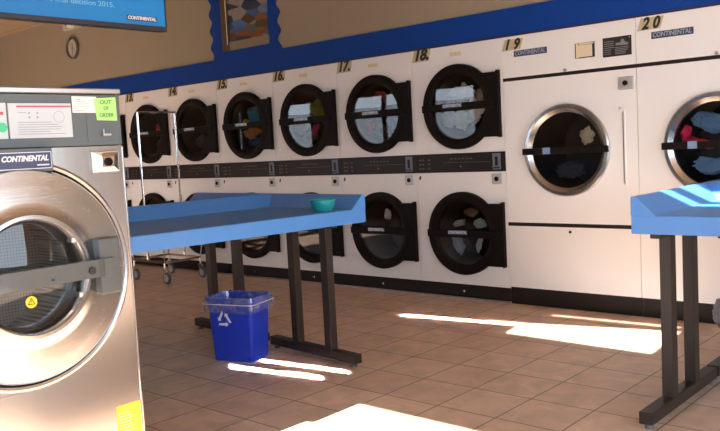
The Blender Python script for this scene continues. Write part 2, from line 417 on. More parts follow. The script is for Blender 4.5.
def number_plate(root, num, x, z, dot):
    b = MB()
    if dot: w, h = .158, .102
    else: w, h = .145, .076
    b.prism([(x - w / 2 - .012, z - h / 2), (x + w / 2 - .012, z - h / 2 + .003), (x + w / 2 + .012, z + h / 2), (x - w / 2 + .012, z + h / 2)], .0014, a0=-.0014)
    pl = b.build('number_plate', M['placard'], root)
    n = MB(); n.mesh_from(text_mesh(num + '.' if dot else num[0] + ' ' + num[1], .118 if dot else .098, .32, (.0058 if dot else .0040), .0006, w * (.82 if dot else .84)), tmx(x + .004, -.0022, z))
    n.build('number', M['ink'], pl)

proto = stacked()
WORDS = {18: 'white double dryer numbered 18 beside the big dryer 19, pale laundry in its upper drum',
         17: 'white double dryer numbered 17, red garment and window reflection in its upper door',
         16: 'white double dryer numbered 16, olive, pink and teal laundry in its upper drum',
         15: 'white double dryer numbered 15, teal and rust laundry in its upper drum',
         14: 'white double dryer numbered 14 with nearly black upper door, behind cart pole',
         13: 'white double dryer numbered 13 seen through the chrome cart arch',
         12: 'white double dryer mostly hidden behind the steel washer, left of number 13'}
for k, num in enumerate([18, 17, 16, 15, 14, 13, 12]):
    loc = (XD - .4 - .8 * k, D, 0)
    if k == 0: o = proto; o.location = loc; o['label'] = WORDS[18]; 
    else: o = dup(proto, loc, WORDS[num])
    if k > 0: DR = o
    globals()['dryer_%d' % num] = o
for num in (18, 17, 16, 15, 14, 13, 12): number_plate(globals()['dryer_%d' % num], str(num), -.305, 1.856, True)

# ------------------------------------------------------------------ big dryers
def big():
    t = thing('large_dryer', 'x', 'dryer', group='large single dryers at the right of the row')
    W = .485; g = .0015; zc = 1.090; cx = -.005
    c = MB()
    c.box(-W + g, W - g, 0, .012, 1.612, 1.912)
    c.holed_panel(-W + g, W - g, .592, 1.588, [(cx, zc, .27)], 0, .012)
    c.box(-W + g, W - g, 0, .012, .124, .566)
    c.box(-W + g, -W + .012, .012, .9, 0, 1.905); c.box(W - .012, W - g, .012, .9, 0, 1.905)
    c.box(-W + .012, W - .012, .012, .9, 1.890, 1.905); c.box(-W + .012, W - .012, .888, .9, 0, 1.89)
    for z in (1.37, 1.02, .74):
        for sx in (-1, 1): c.cyl((sx * (W - .012), -.0015, z), (sx * (W - .012), .001, z), .004, 8)
    for x in (-.20, .08, .30): c.cyl((x, -.0015, 1.573), (x, .001, 1.573), .004, 8)
    c.build('cabinet', M['enamel'], t)
    MB().box(-W + g, W - g, .003, .012, 1.588, 1.612).build('upper_trim_strip', M['kick'], t)
    MB().box(-W + g, W - g, .003, .012, .566, .592).build('lower_trim_strip', M['kick'], t)
    MB().box(-W + g, W - g, .010, .022, .0, .124).build('kick_plate', M['kick'], t)
    MB().cyl((0, -.012, 1.622), (0, .002, 1.622), .010, 14).build('panel_screw', M['dullchrome'], t)
    MB().cyl((0, -.006, .535), (0, .002, .535), .009, 14).build('panel_lock', M['black'], t)
    # door
    R = .310; r0 = .255
    door = MB().lathe([(R, 0), (R, -.028), (R - .008, -.036), (R - .028, -.038), (r0 + .008, -.020), (r0, -.014), (r0, .012)], (cx, 0, zc), seg=72, close=True).build('door', M['steel_ring'], t, smooth=True)
    MB().lathe([(.001, -.0135), (r0 * .8, -.013), (r0 + .002, -.012)], (cx, 0, zc), seg=48).build('door_glass', M['glass'], door, smooth=True)
    MB().box(cx - R - .004, cx + R + .004, -.052, -.039, zc - .022, zc + .022, .003).build('door_strap', M['black'], door)
    MB().box(cx - .155, cx - .100, -.0535, -.0515, zc - .020, zc + .024).build('strap_sticker', M['sensorblue'], door)
    hp = MB(); a_ = math.asin(.238 / .300)
    hp.prism([(.405, zc - .238), (.405, zc + .238)] + [(cx + .300 * math.cos(a_ - 2 * a_ * i / 14), zc + .300 * math.sin(a_ - 2 * a_ * i / 14)) for i in range(15)], .012, 'Y', -.012)
    h = hp.build('hinge_panel', M['enamel'], t)
    e = MB(); e.box(.392, .400, -.016, -.011, .862, 1.318)
    for z in (1.345, .90): e.cyl((.37, -.004, z), (.37, 0, z), .006, 10).cyl((.398, -.018, z - .03), (.398, -.011, z - .03), .005, 10)
    e.build('hinge_rod', M['dullchrome'], h)
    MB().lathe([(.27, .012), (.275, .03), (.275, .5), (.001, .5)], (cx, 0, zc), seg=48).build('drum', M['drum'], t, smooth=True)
    lk = MB(); lk.box(.365, .468, -.012, 0, 1.458, 1.540, .006); L = lk.build('coin_box_lock', M['coinpale'], t)
    MB().box(.385, .448, -.0145, -.0115, 1.472, 1.527).build('lock_recess', M['coinpale'], L)
    MB().cyl((.4165, -.022, 1.499), (.4165, -.013, 1.499), .016, 20).build('lock_barrel', M['black'], L)
    nb = MB().box(-.385, -.130, -.004, 0, 1.752, 1.794, .001).build('nameplate', M['nameblue'], t)
    MB().mesh_from(text_mesh('CONTINENTAL', .04, .12, .0010, .0006, .236), tmx(-.2575, -.0048, 1.773)).build('nameplate_lettering', M['worn_ink'], nb)
    return t
def big_extras(t):
    c = MB().box(.075, .212, -.003, 0, 1.688, 1.786).build('card_holder', M['ink'], t)
    MB().box(.090, .196, -.005, -.002, 1.694, 1.772).build('cream_card', M['cream'], c)
    n = MB().box(.082, .10, -.0045, -.0025, 1.690, 1.784); n.box(.105, .205, -.0045, -.0025, 1.774, 1.784); n.build('card_edge', M['cream'], c)
    i = MB().box(.268, .458, -.003, 0, 1.674, 1.796, .001).build('instruction_plate', M['ink'], t)
    p = MB()
    for k in range(7): p.box(.278, .278 + .04 + .03 * random.random(), -.0042, -.0028, 1.690 + k * .013, 1.694 + k * .013)
    for k in range(5): p.box(.35, .35 + .06 + .035 * random.random(), -.0042, -.0028, 1.686 + k * .010, 1.690 + k * .010)
    p.prism([(.355, 1.742), (.435, 1.738), (.440, 1.752), (.415, 1.760), (.408, 1.778), (.392, 1.776), (.388, 1.758), (.356, 1.756)], .0014, a0=-.0042)
    p.cyl((.447, -.0045, 1.784), (.447, -.0028, 1.784), .005, 10)
    p.build('plate_print', M['printgrey'], i)
bigp = big(); bigp.location = (XD + .485, D, 0); bigp['label'] = 'large white dryer numbered 19 with dark, nearly empty drum and hinge panel'
dryer_20 = dup(bigp, (XD + .485 + .970, D, 0), 'large white dryer numbered 20 at right edge, pink and denim laundry inside')
big_extras(bigp)
number_plate(bigp, '19', -.395, 1.838, False); number_plate(dryer_20, '20', -.390, 1.848, False)

# ------------------------------------------------------------------ clothes in drums
def garment(name, label, x, z, sx, sz, m, depth=.12, sy=.07, seed=0, rot=0., group=None, cat='clothing'):
    bm = bmesh.new(); bmesh.ops.create_icosphere(bm, subdivisions=4, radius=1)
    for v in bm.verts:
        p = v.co.copy(); o = Vector((seed * 7.3, seed * 3.1, seed * 1.7))
        f = 1 + .38 * noise.noise(p * 1.5 + o) + .20 * noise.noise(p * 3.6 + o)
        fold = abs(noise.noise(Vector((p.x * 2.2, p.y * 2.2, p.z * 5)) + o)) * .45
        v.co = p * (f - fold)
    bmesh.ops.transform(bm, matrix=Matrix.Rotation(rot, 4, 'Y') @ Matrix.Diagonal((sx * .84, sy * .28, sz * .84, 1)), verts=bm.verts)
    me = bpy.data.meshes.new(name); bm.to_mesh(me); bm.free(); me.materials.append(m); me.shade_smooth()
    o = bpy.data.objects.new(name, me); COL.objects.link(o); dd = .055 + .035 * (seed % 3) + (.05 if depth > .14 else 0); o.location = (x + max(-.05, .75 * x / D * dd), D + dd, z)
    o['label'] = label; o['category'] = cat; o['group'] = group or 'laundry in the dryer drums'
def cc(k): return XD - .4 - .8 * k + RX
U, L_ = 1.442, .500
# 18 upper
c = cc(0)
garment('garment', 'grey garment along the top of upper drum 18', c + .02, U + .11, .13, .07, CL['grey'], .13, .07, 1)
garment('garment', 'white crumpled garment at the right inside upper drum 18', c + .10, U - .03, .10, .11, CL['white'], .12, .07, 2)
garment('garment', 'seafoam green garment at the middle bottom of upper drum 18', c + .01, U - .09, .10, .09, CL['seafoam'], .09, .06, 3, .5)
garment('garment', 'pale blue garment at the lower left of upper drum 18', c - .10, U - .08, .09, .08, CL['paleblue'], .12, .06, 4)
garment('garment', 'mid blue garment at the left edge of upper drum 18', c - .12, U + .03, .05, .05, CL['denim'], .09, .05, 5)
garment('garment', 'brownish garment at the right rim of upper drum 18', c + .17, U + .07, .04, .08, CL['tan'], .16, .05, 6)
# 17 upper
c = cc(1)
garment('garment', 'red garment at the lower left of upper drum 17', c - .10, U - .10, .06, .07, CL['red'], .10, .06, 7, .6)
garment('garment', 'dark red garment at the top of upper drum 17', c - .01, U + .15, .08, .05, CL['red'], .13, .05, 8)
garment('garment', 'blue garment at the lower right of upper drum 17', c + .12, U - .07, .07, .08, CL['denim'], .15, .05, 9)
garment('garment', 'black garment in the middle of upper drum 17', c + .02, U - .12, .09, .07, CL['black'], .12, .06, 10)
# 16 upper
c = cc(2)
garment('garment', 'olive yellow garment at the upper right of drum 16', c + .07, U + .10, .11, .10, CL['olive'], .11, .06, 11, .4)
garment('garment', 'tan garment at the left of upper drum 16', c - .09, U - .04, .11, .09, CL['tan'], .12, .06, 12)
garment('garment', 'pink garment at the lower right of upper drum 16', c + .06, U - .085, .045, .085, CL['pink'], .08, .05, 13, .6)
garment('garment', 'teal garment at the right rim of upper drum 16', c + .16, U + .00, .05, .07, CL['teal'], .13, .05, 14)
garment('garment', 'dark green garment at the bottom of upper drum 16', c - .02, U - .15, .13, .06, CL['darkgreen'], .15, .05, 15)
# 15 upper
c = cc(3)
garment('garment', 'teal garment filling the top of upper drum 15', c + .06, U + .09, .11, .11, CL['teal'], .13, .06, 16)
garment('garment', 'small red garment at the top of upper drum 15', c - .05, U + .14, .045, .04, CL['red'], .08, .04, 17)
garment('garment', 'yellow garment in the middle of upper drum 15', c - .03, U + .035, .06, .04, CL['yellow'], .08, .04, 18)
garment('garment', 'rust brown garment below the strap of upper drum 15', c + .01, U - .065, .15, .07, CL['rust'], .10, .06, 19, -.1)
garment('garment', 'dark blue garment at the bottom of upper drum 15', c + .02, U - .15, .13, .06, CL['blue'], .11, .05, 20)
# 14, 13 upper
garment('garment', 'black garment in the upper drum of dryer 14', cc(4) + .02, U - .12, .14, .08, CL['black'], .15, .06, 21)
garment('garment', 'dark red garment in the upper drum of dryer 13', cc(5) + .02, U + .06, .06, .06, CL['red'], .16, .05, 22)
garment('garment', 'black garment at the bottom of upper drum 13', cc(5) + .02, U - .12, .13, .08, CL['black'], .15, .06, 23)
# lower drums
c = cc(0)
garment('garment', 'pale blue garment at the left of lower drum under 18', c - .07, L_ - .09, .06, .10, CL['paleblue'], .12, .05, 24, -.5)
garment('garment', 'grey garment above the strap of lower drum under 18', c - .06, L_ + .065, .07, .03, CL['grey'], .12, .04, 25, -.2)
garment('garment', 'pale seafoam garment at the upper right of lower drum under 18', c + .11, L_ + .06, .065, .045, CL['seafoam'], .08, .05, 26)
garment('garment', 'grey garment hanging at the right of lower drum under 18', c + .12, L_ - .08, .03, .09, CL['grey'], .13, .04, 27, .3)
garment('garment', 'brown garment at the top of lower drum under 18', c + .02, L_ + .14, .08, .04, CL['brown'], .15, .05, 28)
garment('garment', 'white sock or cloth at the top of lower drum under 17', cc(1) + .005, L_ + .12, .045, .06, CL['white'], .10, .04, 29)
garment('garment', 'grey garment at the left of lower drum under 15', cc(3) - .06, L_ - .03, .05, .07, CL['grey'], .11, .04, 30, -.6)
# 19, 20
bx = XD + .485 - .005
garment('garment', 'cream cloth at the right of the big drum of dryer 19', bx + .13, 1.18, .06, .07, CL['cream'], .16, .05, 31, .6)
garment('garment', 'black garment at the bottom of the big drum of dryer 19', bx - .02, .95, .13, .07, CL['black'], .2, .07, 32)
bx += .970
garment('garment', 'pink garment across the middle of the big drum of dryer 20', bx - .10, 1.10, .12, .035, CL['crimson'], .06, .04, 33, .25)
garment('garment', 'pink garment at the left edge of the big drum of dryer 20', bx - .19, 1.16, .035, .06, CL['crimson'], .07, .04, 34, .3)
garment('garment', 'denim garment at the top of the big drum of dryer 20', bx - .02, 1.22, .15, .07, CL['denim'], .13, .06, 35, .2)
garment('garment', 'denim garment at the bottom of the big drum of dryer 20', bx - .02, .96, .15, .07, CL['denim'], .13, .06, 36)

# ------------------------------------------------------------------ folding tables
ZT, ZB, ZR = .855, .780, .930
def table(side, fs=0., ls=0., lo=.15, ye=.11):        # far end at local y=0, length along -y; raised rim on the far end and on one side
    t = thing('folding_table', 'x', 'table', group='blue laundry folding tables')
    W = .42; Lg = 1.58; s = side
    MB().box(-W, W, -Lg, 0, ZB, ZT, .004).build('tabletop', M['bluelam'], t)
    pr = [(0, ZT - .002), (0, ZR - .003), (-.003, ZR), (-.020, ZR), (-.024, ZR - .003), (-.100, ZT - .002)]
    e = MB(); e.prism([(p[0], p[1]) for p in pr], 2 * W, 'X', -W); e.build('end_rim', M['bluelam'], t)
    e = MB(); e.prism([(s * (W + p[0]), p[1]) for p in pr], Lg - .001, 'Y', -Lg); e.build('side_rim', M['bluelam'], t)
    for y in (-ye, -Lg + ye):
        f = MB().box(fs - .385, fs + .385, y - .028, y + .028, .022, .072, .003).build('foot', M['legpaint'], t)
        for x in (fs - .35, fs + .35): MB().cyl((x, y, 0), (x, y, .024), .018, 16, r2=.012).build('foot_glide', M['rubber'], f)
        for x in (fs + ls - lo, fs + ls + lo):
            MB().box(x - .029, x + .029, y - .024, y + .024, .068, .757, .003).build('leg', M['legpaint'], t)
        MB().box(fs - .25, fs + .25, y - .02, y + .02, .753, .782).build('top_crossbar', M['legpaint'], t)
    return t
ROT = math.radians(-6.3)
ta = table(-1, .035, .015); ta['label'] = 'blue folding table in the centre carrying the teal bowl, its open edge to the right'
tb = table(1, .03, -.02); tb['label'] = 'blue folding table backed against the centre table, farther left by the cart'
ax, ay = math.cos(ROT), math.sin(ROT)
far_right = Vector((-2.862, 3.245, 0))
ca = far_right - Vector((ax, ay, 0)) * .42
ta.location = ca; ta.rotation_euler = (0, 0, ROT)
tb.scale = (1.05, 1, 1); tb.location = ca - Vector((ax, ay, 0)) * (.42 + .42 * 1.05 + .003); tb.rotation_euler = (0, 0, ROT)
tc_ = table(1, -.092, .01, .13, .065); tc_.location = (-1.330, 3.53, 0); tc_.rotation_euler = (0, 0, PI / 2); tc_['label'] = ('blue folding table cut by the right frame edge, sunlight stripes on its rim')
td_ = table(-1, -.14, 0, .14, .065); td_.location = (-1.330, 4.373, 0); td_.rotation_euler = (0, 0, PI / 2); td_['label'] = ('blue folding table behind the right table, nearest to dryer 20')

# bowl
bo = MB().lathe([(.001, .004), (.038, .004), (.040, 0), (.044, 0), (.056, .020), (.068, .068), (.073, .071), (.071, .075), (.066, .071), (.053, .024), (.042, .010), (.001, .010)], (0, 0, 0), 'Z', 40)
b = bo.build('bowl', M['teal'], smooth=True); b.scale = (1, 1, .84); b.location = (-2.993, 3.055, ZT + .0005)
b['label'] = 'teal plastic bowl standing on the far end of the centre table'; b['category'] = 'bowl'

# ------------------------------------------------------------------ recycling bin
def rring(w, d, r, z, n=5):
    pts = []
    for (sx, sy, a0) in ((1, 1, 0), (-1, 1, 90), (-1, -1, 180), (1, -1, 270)):
        for i in range(n + 1):
            a = math.radians(a0 + 90 * i / n)
            pts.append(Vector((sx * (w - r) + r * math.cos(a), sy * (d - r) + r * math.sin(a), z)))
    return pts
def loft(mb, rings, cap0=True):
    R_ = [[mb.bm.verts.new(p) for p in r] for r in rings]
    for A, B in zip(R_, R_[1:]):
        for i in range(len(A)):
            j = (i + 1) % len(A); mb.bm.faces.new((A[i], A[j], B[j], B[i]))
    if cap0: mb.bm.faces.new(R_[0])
bt = thing('recycling_bin', 'blue recycling bin with clear liner under the centre table', 'bin', (-3.615, 2.945, 0), math.radians(17))
m = MB(); loft(m, [rring(.131, .088, .02, .0), rring(.133, .090, .02, .006), rring(.150, .105, .025, .345), rring(.160, .115, .028, .348), rring(.161, .116, .028, .370), rring(.155, .110, .026, .370), rring(.146, .101, .024, .340), rring(.122, .082, .02, .012)])
m.bm.faces.new([v for v in m.bm.verts][-24:])
m.build('bin_body', M['binblue'], bt, smooth=True)
m = MB(); rr = []
for (w, d, z, amp) in ((.130, .09, .18, .004), (.145, .10, .33, .006), (.150, .105, .372, .004), (.164, .119, .376, .003), (.168, .123, .350, .005), (.168, .122, .318, .008), (.170, .124, .288, .012)):
    rg = rring(w, d, .026, z, 8)
    for i, p in enumerate(rg):
        n_ = noise.noise(Vector((i * .9, z * 30, 2.1)))
        p.x *= 1 + amp * n_ * 5; p.y *= 1 + amp * n_ * 5
        if z < .29 or .3715 > z > .37: p.z += .012 * n_
    rr.append(rg)
loft(m, rr, False); m.build('bin_liner', M['liner'], bt, smooth=True)
m = MB(); A = rring(.173, .127, .028, .336, 8); n_ = len(A)
for i in range(n_): m.cyl(A[i], A[(i + 1) % n_], .0022, 6)
m.build('liner_band', M['white'], bt)
# recycling arrows on the broad front face
m = MB(); zc = .245; yf = -.1003
for k in range(3):
    a0 = PI / 2 + k * 2 * PI / 3
    R_ = Matrix.Rotation(-k * 2 * PI / 3, 4, 'Y')
    pts = [(-.034, -.030), (.010, -.030), (.010, -.037), (.024, -.024), (.010, -.011), (.010, -.018), (-.028, -.018)]
    sub = MB(); sub.prism(pts, .0012, 'Y', 0)
    me = bpy.data.meshes.new('x'); sub.bm.to_mesh(me); sub.bm.free()
    m.mesh_from(me, Matrix.Translation((-.038, yf - .0018, zc)) @ Matrix.Rotation(.053, 4, 'X') @ Matrix.Scale(1.15, 4) @ R_)
m.build('recycling_symbol', M['white'], bt)

# ------------------------------------------------------------------ laundry cart with hanging arch
ct = thing('laundry_cart', 'chrome wire laundry cart with tall hanging arch before dryers 13 and 14', 'cart', (-6.645, 4.560, 0), math.radians(-2))
hx, hy = .27, .20
m = MB(); zf = .20
for y in (-hy, hy): m.cyl((-hx, y, zf), (hx, y, zf), .011, 12)
for x in (-hx, hx): m.cyl((x, -hy, zf), (x, hy, zf), .011, 12)
m.build('base_frame', M['chrome'], ct)
m = MB()
for z in (.36, .44, .53, .62):
    for y in (-hy - .02, hy + .02): m.cyl((-hx - .03, y, z), (hx + .03, y, z), .003, 6)
    for x in (-hx - .03, hx + .03): m.cyl((x, -hy - .02, z), (x, hy + .02, z), .003, 6)
for i in range(15):
    x = -hx - .03 + (2 * hx + .06) * i / 14
    for y in (-hy - .02, hy + .02): m.cyl((x, y, .36), (x, y, .62), .002, 6)
    m.cyl((x, -hy - .02, .36), (x, hy + .02, .36), .002, 6)
for i in range(11):
    y = -hy - .02 + (2 * hy + .04) * i / 10
    for x in (-hx - .03, hx + .03): m.cyl((x, y, .36), (x, y, .62), .002, 6)
for x in (-hx, hx):
    for y in (-hy, hy): m.cyl((x, y, .20), (x * 1.1, y * 1.09, .37), .006, 8)
m.build('wire_basket', M['chrome'], ct)
m = MB(); m.cyl((-hx, -hy - .012, .205), (hx, -hy - .012, .205), .012, 10).build('wooden_bumper', M['wood'], ct)
m = MB()
for y in (-hy - .008, hy + .008):
    m.cyl((0, y, .20), (0, y, 1.625), .011, 12); m.sphere((0, y, 1.625), .012)
m.cyl((0, -hy - .008, 1.625), (0, hy + .008, 1.625), .011, 12)
m.sphere((0, -hy - .008, 1.10), .015).sphere((0, hy + .008, 1.10), .015)
m.build('hanging_arch', M['chrome'], ct)
for (x, y) in ((-hx, -hy), (hx, -hy), (-hx, hy), (hx, hy)):
    c_ = MB(); c_.cyl((x, y, .12), (x, y, .20), .010, 12)
    for s in (-1, 1): c_.prism([(x - .018, .135), (x + .014, .135), (x + .034, .048), (x + .016, .044)], .003, 'Y', y + s * .019 - .0015)
    c_.box(x - .02, x + .016, y - .02, y + .02, .130, .137)
    cs = c_.build('caster', M['chrome'], ct)
    MB().lathe([(.012, -.013), (.050, -.013), (.0555, -.008), (.0555, .008), (.050, .013), (.012, .013)], (x + .024, y, .0555), 'Y', 32, close=True).build('tyre', M['rubber'], cs, smooth=True)
    MB().cyl((x + .024, y - .015, .0555), (x + .024, y + .015, .0555), .036, 24).build('hub', M['hub'], cs)

# ------------------------------------------------------------------ washer (front towards local -y)
XW, YW0, YW1 = -2.5, .780, 1.566
wt = thing('front_load_washer', 'brushed steel front loading washer with out of order note, at left', 'washer', (XW, 0, 0), PI / 2)
# local x = world y, local y = -(world x - XW); front face at local y = 0
yc, zc = 1.178, .832
m = MB()
m.panel([Vector((YW0, .0, 0)), Vector((YW1, .0, 0)), Vector((YW1, 1.235, 0)), Vector((YW0, 1.235, 0))],
        [[Vector((yc + .34 * math.cos(2 * PI * i / 64), zc + .34 * math.sin(2 * PI * i / 64), 0)) for i in range(64)]], 0, .010)
m.box(YW0, YW0 + .01, .010, .90, 0, 1.412); m.box(YW1 - .01, YW1, .010, .90, 0, 1.412); m.box(YW0 + .01, YW1 - .01, .89, .90, 0, 1.412)
m.box(YW0 + .01, YW1 - .01, .012, .89, 1.222, 1.234)
m.build('cabinet', M['steel'], wt)
m = MB(); m.box(YW0 - .003, YW1 + .003, -.010, .90, 1.411, 1.430, .004).build('top_cap', M['dullchrome'], wt)
m = MB(); m.box(YW1 - .006, YW1 + .002, -.003, .012, .0, 1.232, .003).build('edge_fold', M['steel'], wt)
m = MB(); m.box(YW0 + .002, YW1 - .002, -.004, .012, 1.238, 1.409, .002).build('control_panel', M['gunmetal'], wt); cp = wt.children[-1]
pl = MB().box(1.168, 1.380, -.007, -.003, 1.268, 1.379, .001).build('instruction_plate', M['platepale'], cp)
MB().box(1.195, 1.378, -.0080, -.0068, 1.366, 1.371).build('red_heading', M['redink'], pl)
m = MB()
for k in range(6): m.box(1.195, 1.195 + .10 + .07 * random.random(), -.0078, -.0068, 1.280 + k * .0075, 1.2815 + k * .0075)
for (a, b_) in ((1.235, 1.346), (1.235, 1.332), (1.262, 1.346), (1.262, 1.332)):
    m.prism([(a - .004, b_), (a + .004, b_), (a, b_ + .006)], .001, 'Y', -.0078)
m.box(1.20, 1.225, -.0078, -.0068, 1.348, 1.3495)
for i in range(16):
    a = 2 * PI * i / 16; m.box(1.335 + .018 * math.cos(a) - .0012, 1.335 + .018 * math.cos(a) + .0012, -.0078, -.0068, 1.335 + .018 * math.sin(a) - .0012, 1.335 + .018 * math.sin(a) + .0012)
m.build('plate_print', M['printgrey'], pl)
p2 = MB().box(.960, 1.162, -.007, -.003, 1.268, 1.380, .001).build('program_plate', M['platepale'], cp)
MB().box(1.10, 1.152, -.0080, -.0068, 1.342, 1.352).build('red_label', M['redink'], p2)
MB().cyl((1.145, -.010, 1.303), (1.145, -.006, 1.303), .015, 24).build('green_button', M['greenbtn'], p2)
cb = MB().box(1.433, 1.560, -.007, -.003, 1.248, 1.402, .002).build('coin_meter_plate', M['gunmetal'], cp)
m = MB(); m.box(1.482, 1.513, -.024, -.006, 1.268, 1.277, .002).box(1.489, 1.494, -.012, -.006, 1.276, 1.292).build('coin_slot', M['dullchrome'], cb)
# paper notes taped on the panel
n1 = MB().box(1.384, 1.474, -.0082, -.0074, 1.348, 1.402, rot=Matrix.Rotation(.01, 4, 'Y')).build('paper_notice', M['paper'], None)
n1['label'] = 'small white printed notice taped on the washer panel, left of the lime note'; n1['category'] = 'paper'
n1.location = (XW, 0, 0); n1.rotation_euler = (0, 0, PI / 2)
m = MB()
for k in range(6): m.box(1.392 + .004 * (k % 2), 1.40 + .055 * random.random(), -.0090, -.0081, 1.355 + k * .0072, 1.3565 + k * .0072)
m.build('notice_print', M['printgrey'], n1)
n2m = MB(); n2m.prism([(1.470, 1.3225), (1.547, 1.320), (1.547, 1.401), (1.463, 1.396)], .0008, 'Y', -.0100)
n2 = n2m.build('sticky_note', M['note'], None)
n2['label'] = 'lime green handwritten note on the washer reading out of order'; n2['category'] = 'note'
n2.location = (XW, 0, 0); n2.rotation_euler = (0, 0, PI / 2)
m = MB()
for s_, z, w in (('OUT', 1.383, .045), ('OF', 1.362, .020), ('ORDER', 1.339, .054)):
    m.mesh_from(text_mesh(s_, .018, .1, .0004, .0003, w), tmx(1.508, -.0106, z, .03))
m.build('note_writing', M['pencil'], n2)
# badge and door lock
bd = MB().box(1.105, 1.290, -.030, 0, 1.160, 1.236, .004).build('badge', M['gunmetal'], wt)
m = MB(); m.box(1.110, 1.286, -.0315, -.0295, 1.168, 1.226, .001)
m.build('badge_face', M['nameblue'], bd)
m = MB()
for (a, b_, c, d) in ((1.112, 1.284, 1.170, 1.1725), (1.112, 1.284, 1.2215, 1.224), (1.112, 1.1135, 1.170, 1.224), (1.2825, 1.284, 1.170, 1.224)): m.box(a, b_, -.0325, -.031, c, d)
m.mesh_from(text_mesh('CONTINENTAL', .024, .25, .0010, .0006, .152), tmx(1.198, -.0325, 1.203))
m.box(1.235, 1.275, -.0325, -.031, 1.180, 1.184)
m.build('badge_lettering', M['nameink'], bd)
lk = MB(); lk.box(1.440, 1.546, -.008, 0, 1.142, 1.218, .003); L = lk.build('coin_vault_lock', M['dullchrome'], wt)
m = MB()
o_ = [(1.446, 1.148), (1.540, 1.148), (1.540, 1.212), (1.446, 1.212)]; i_ = [(1.470, 1.162), (1.516, 1.162), (1.516, 1.198), (1.470, 1.198)]
for a in range(4):
    b_ = (a + 1) % 4
    vs = [m.bm.verts.new((o_[a][0], -.0085, o_[a][1])), m.bm.verts.new((o_[b_][0], -.0085, o_[b_][1])), m.bm.verts.new((i_[b_][0], -.022, i_[b_][1])), m.bm.verts.new((i_[a][0], -.022, i_[a][1]))]
    m.bm.faces.new(vs)
m.box(1.470, 1.516, -.022, -.0085, 1.162, 1.198)
m.build('lock_bezel', M['chrome'], L)
MB().cyl((1.493, -.028, 1.180), (1.493, -.020, 1.180), .014, 24).box(1.491, 1.495, -.0295, -.027, 1.170, 1.190).build('lock_barrel', M['black'], L)
# door: wide dished steel ring with a dark gasket line and a small port
R = .368
MB().lathe([(R, .0), (R, -.014), (R - .008, -.018), (R - .016, -.014), (R - .018, 0)], (yc, 0, zc), seg=128, close=True).build('door_trim_ring', M['steel_ring'], wt, smooth=True)
MB().lathe([(R - .017, 0), (R - .017, -.010), (R - .026, -.010), (R - .026, 0)], (yc, 0, zc), seg=128, close=True).build('door_gasket', M['black'], wt, smooth=True)
prof = [(R - .025, .0), (R - .026, -.026), (R - .034, -.036), (R - .070, -.042), (R - .088, -.046), (.235, -.052), (.200, -.060), (.195, -.066), (.184, -.068), (.176, -.060), (.168, -.030), (.166, .028)]
door = MB().lathe(prof, (yc, 0, zc), seg=128).build('door', M['steel_ring'], wt, smooth=True)
MB().lathe([(.001, -.018), (.08, -.016), (.165, -.008)], (yc, 0, zc), seg=64).build('port_glass', M['glass'], door, smooth=True)
MB().lathe([(.190, .035), (.250, .05), (.260, .42), (.001, .42)], (yc, 0, zc), seg=64).build('drum', M['perf'], wt, smooth=True)
for a in (35, -28, 150, 215):
    t_ = math.radians(a); m = MB(); m.box(yc + .174 * math.cos(t_) - .008, yc + .174 * math.cos(t_) + .008, -.064, -.03, zc + .174 * math.sin(t_) - .008, zc + .174 * math.sin(t_) + .008, .002)
    m.build('glass_clip', M['dullchrome'], door)
m = MB()   # horizontal handle bar, deeper at its free end
m.prism([(.80, -.080), (.80, -.112), (1.10, -.112), (1.38, -.104), (1.425, -.092), (1.425, -.066), (1.38, -.074)], .058, 'Z', zc - .028)
m.build('handle_bar', M['bar'], door)
m = MB(); m.box(1.392, 1.468, -.092, -.044, .742, .928, .005)
m.box(1.405, 1.44, -.098, -.090, .80, .862, .002)
m.build('latch_bracket', M['bar'], door)
m = MB(); m.cyl((1.352, -.112, zc - .003), (1.352, -.098, zc - .003), .012, 20).cyl((1.215, -.113, zc - .012), (1.215, -.105, zc - .012), .004, 12).build('handle_bolt', M['ink'], door)
m = MB(); m.cyl((1.182, -.021, .748), (1.182, -.0185, .748), .019, 28); y_ = m.build('warning_sticker', M['yellow'], door)
m = MB()
tri = [(1.171, .741), (1.193, .741), (1.182, .761)]
for a in range(3):
    p0, p1 = tri[a], tri[(a + 1) % 3]; m.cyl((p0[0], -.0215, p0[1]), (p1[0], -.0215, p1[1]), .0013, 6)
m.box(1.1812, 1.1828, -.022, -.0205, .745, .754)
m.build('warning_symbol', M['ink'], y_)
MB().box(YW0 + .02, 1.152, -.0022, .0, .02, .463, .001).build('service_panel', M['steel'], wt)
s_ = MB().box(1.462, 1.556, -.0015, 0, .19, .322).build('caution_label', M['yellow'], wt)
m = MB()
for k in range(9): m.box(1.468, 1.468 + .04 + .025 * random.random(), -.0024, -.0014, .205 + k * .011, .2075 + k * .011)
m.build('label_print', M['stain'], s_)

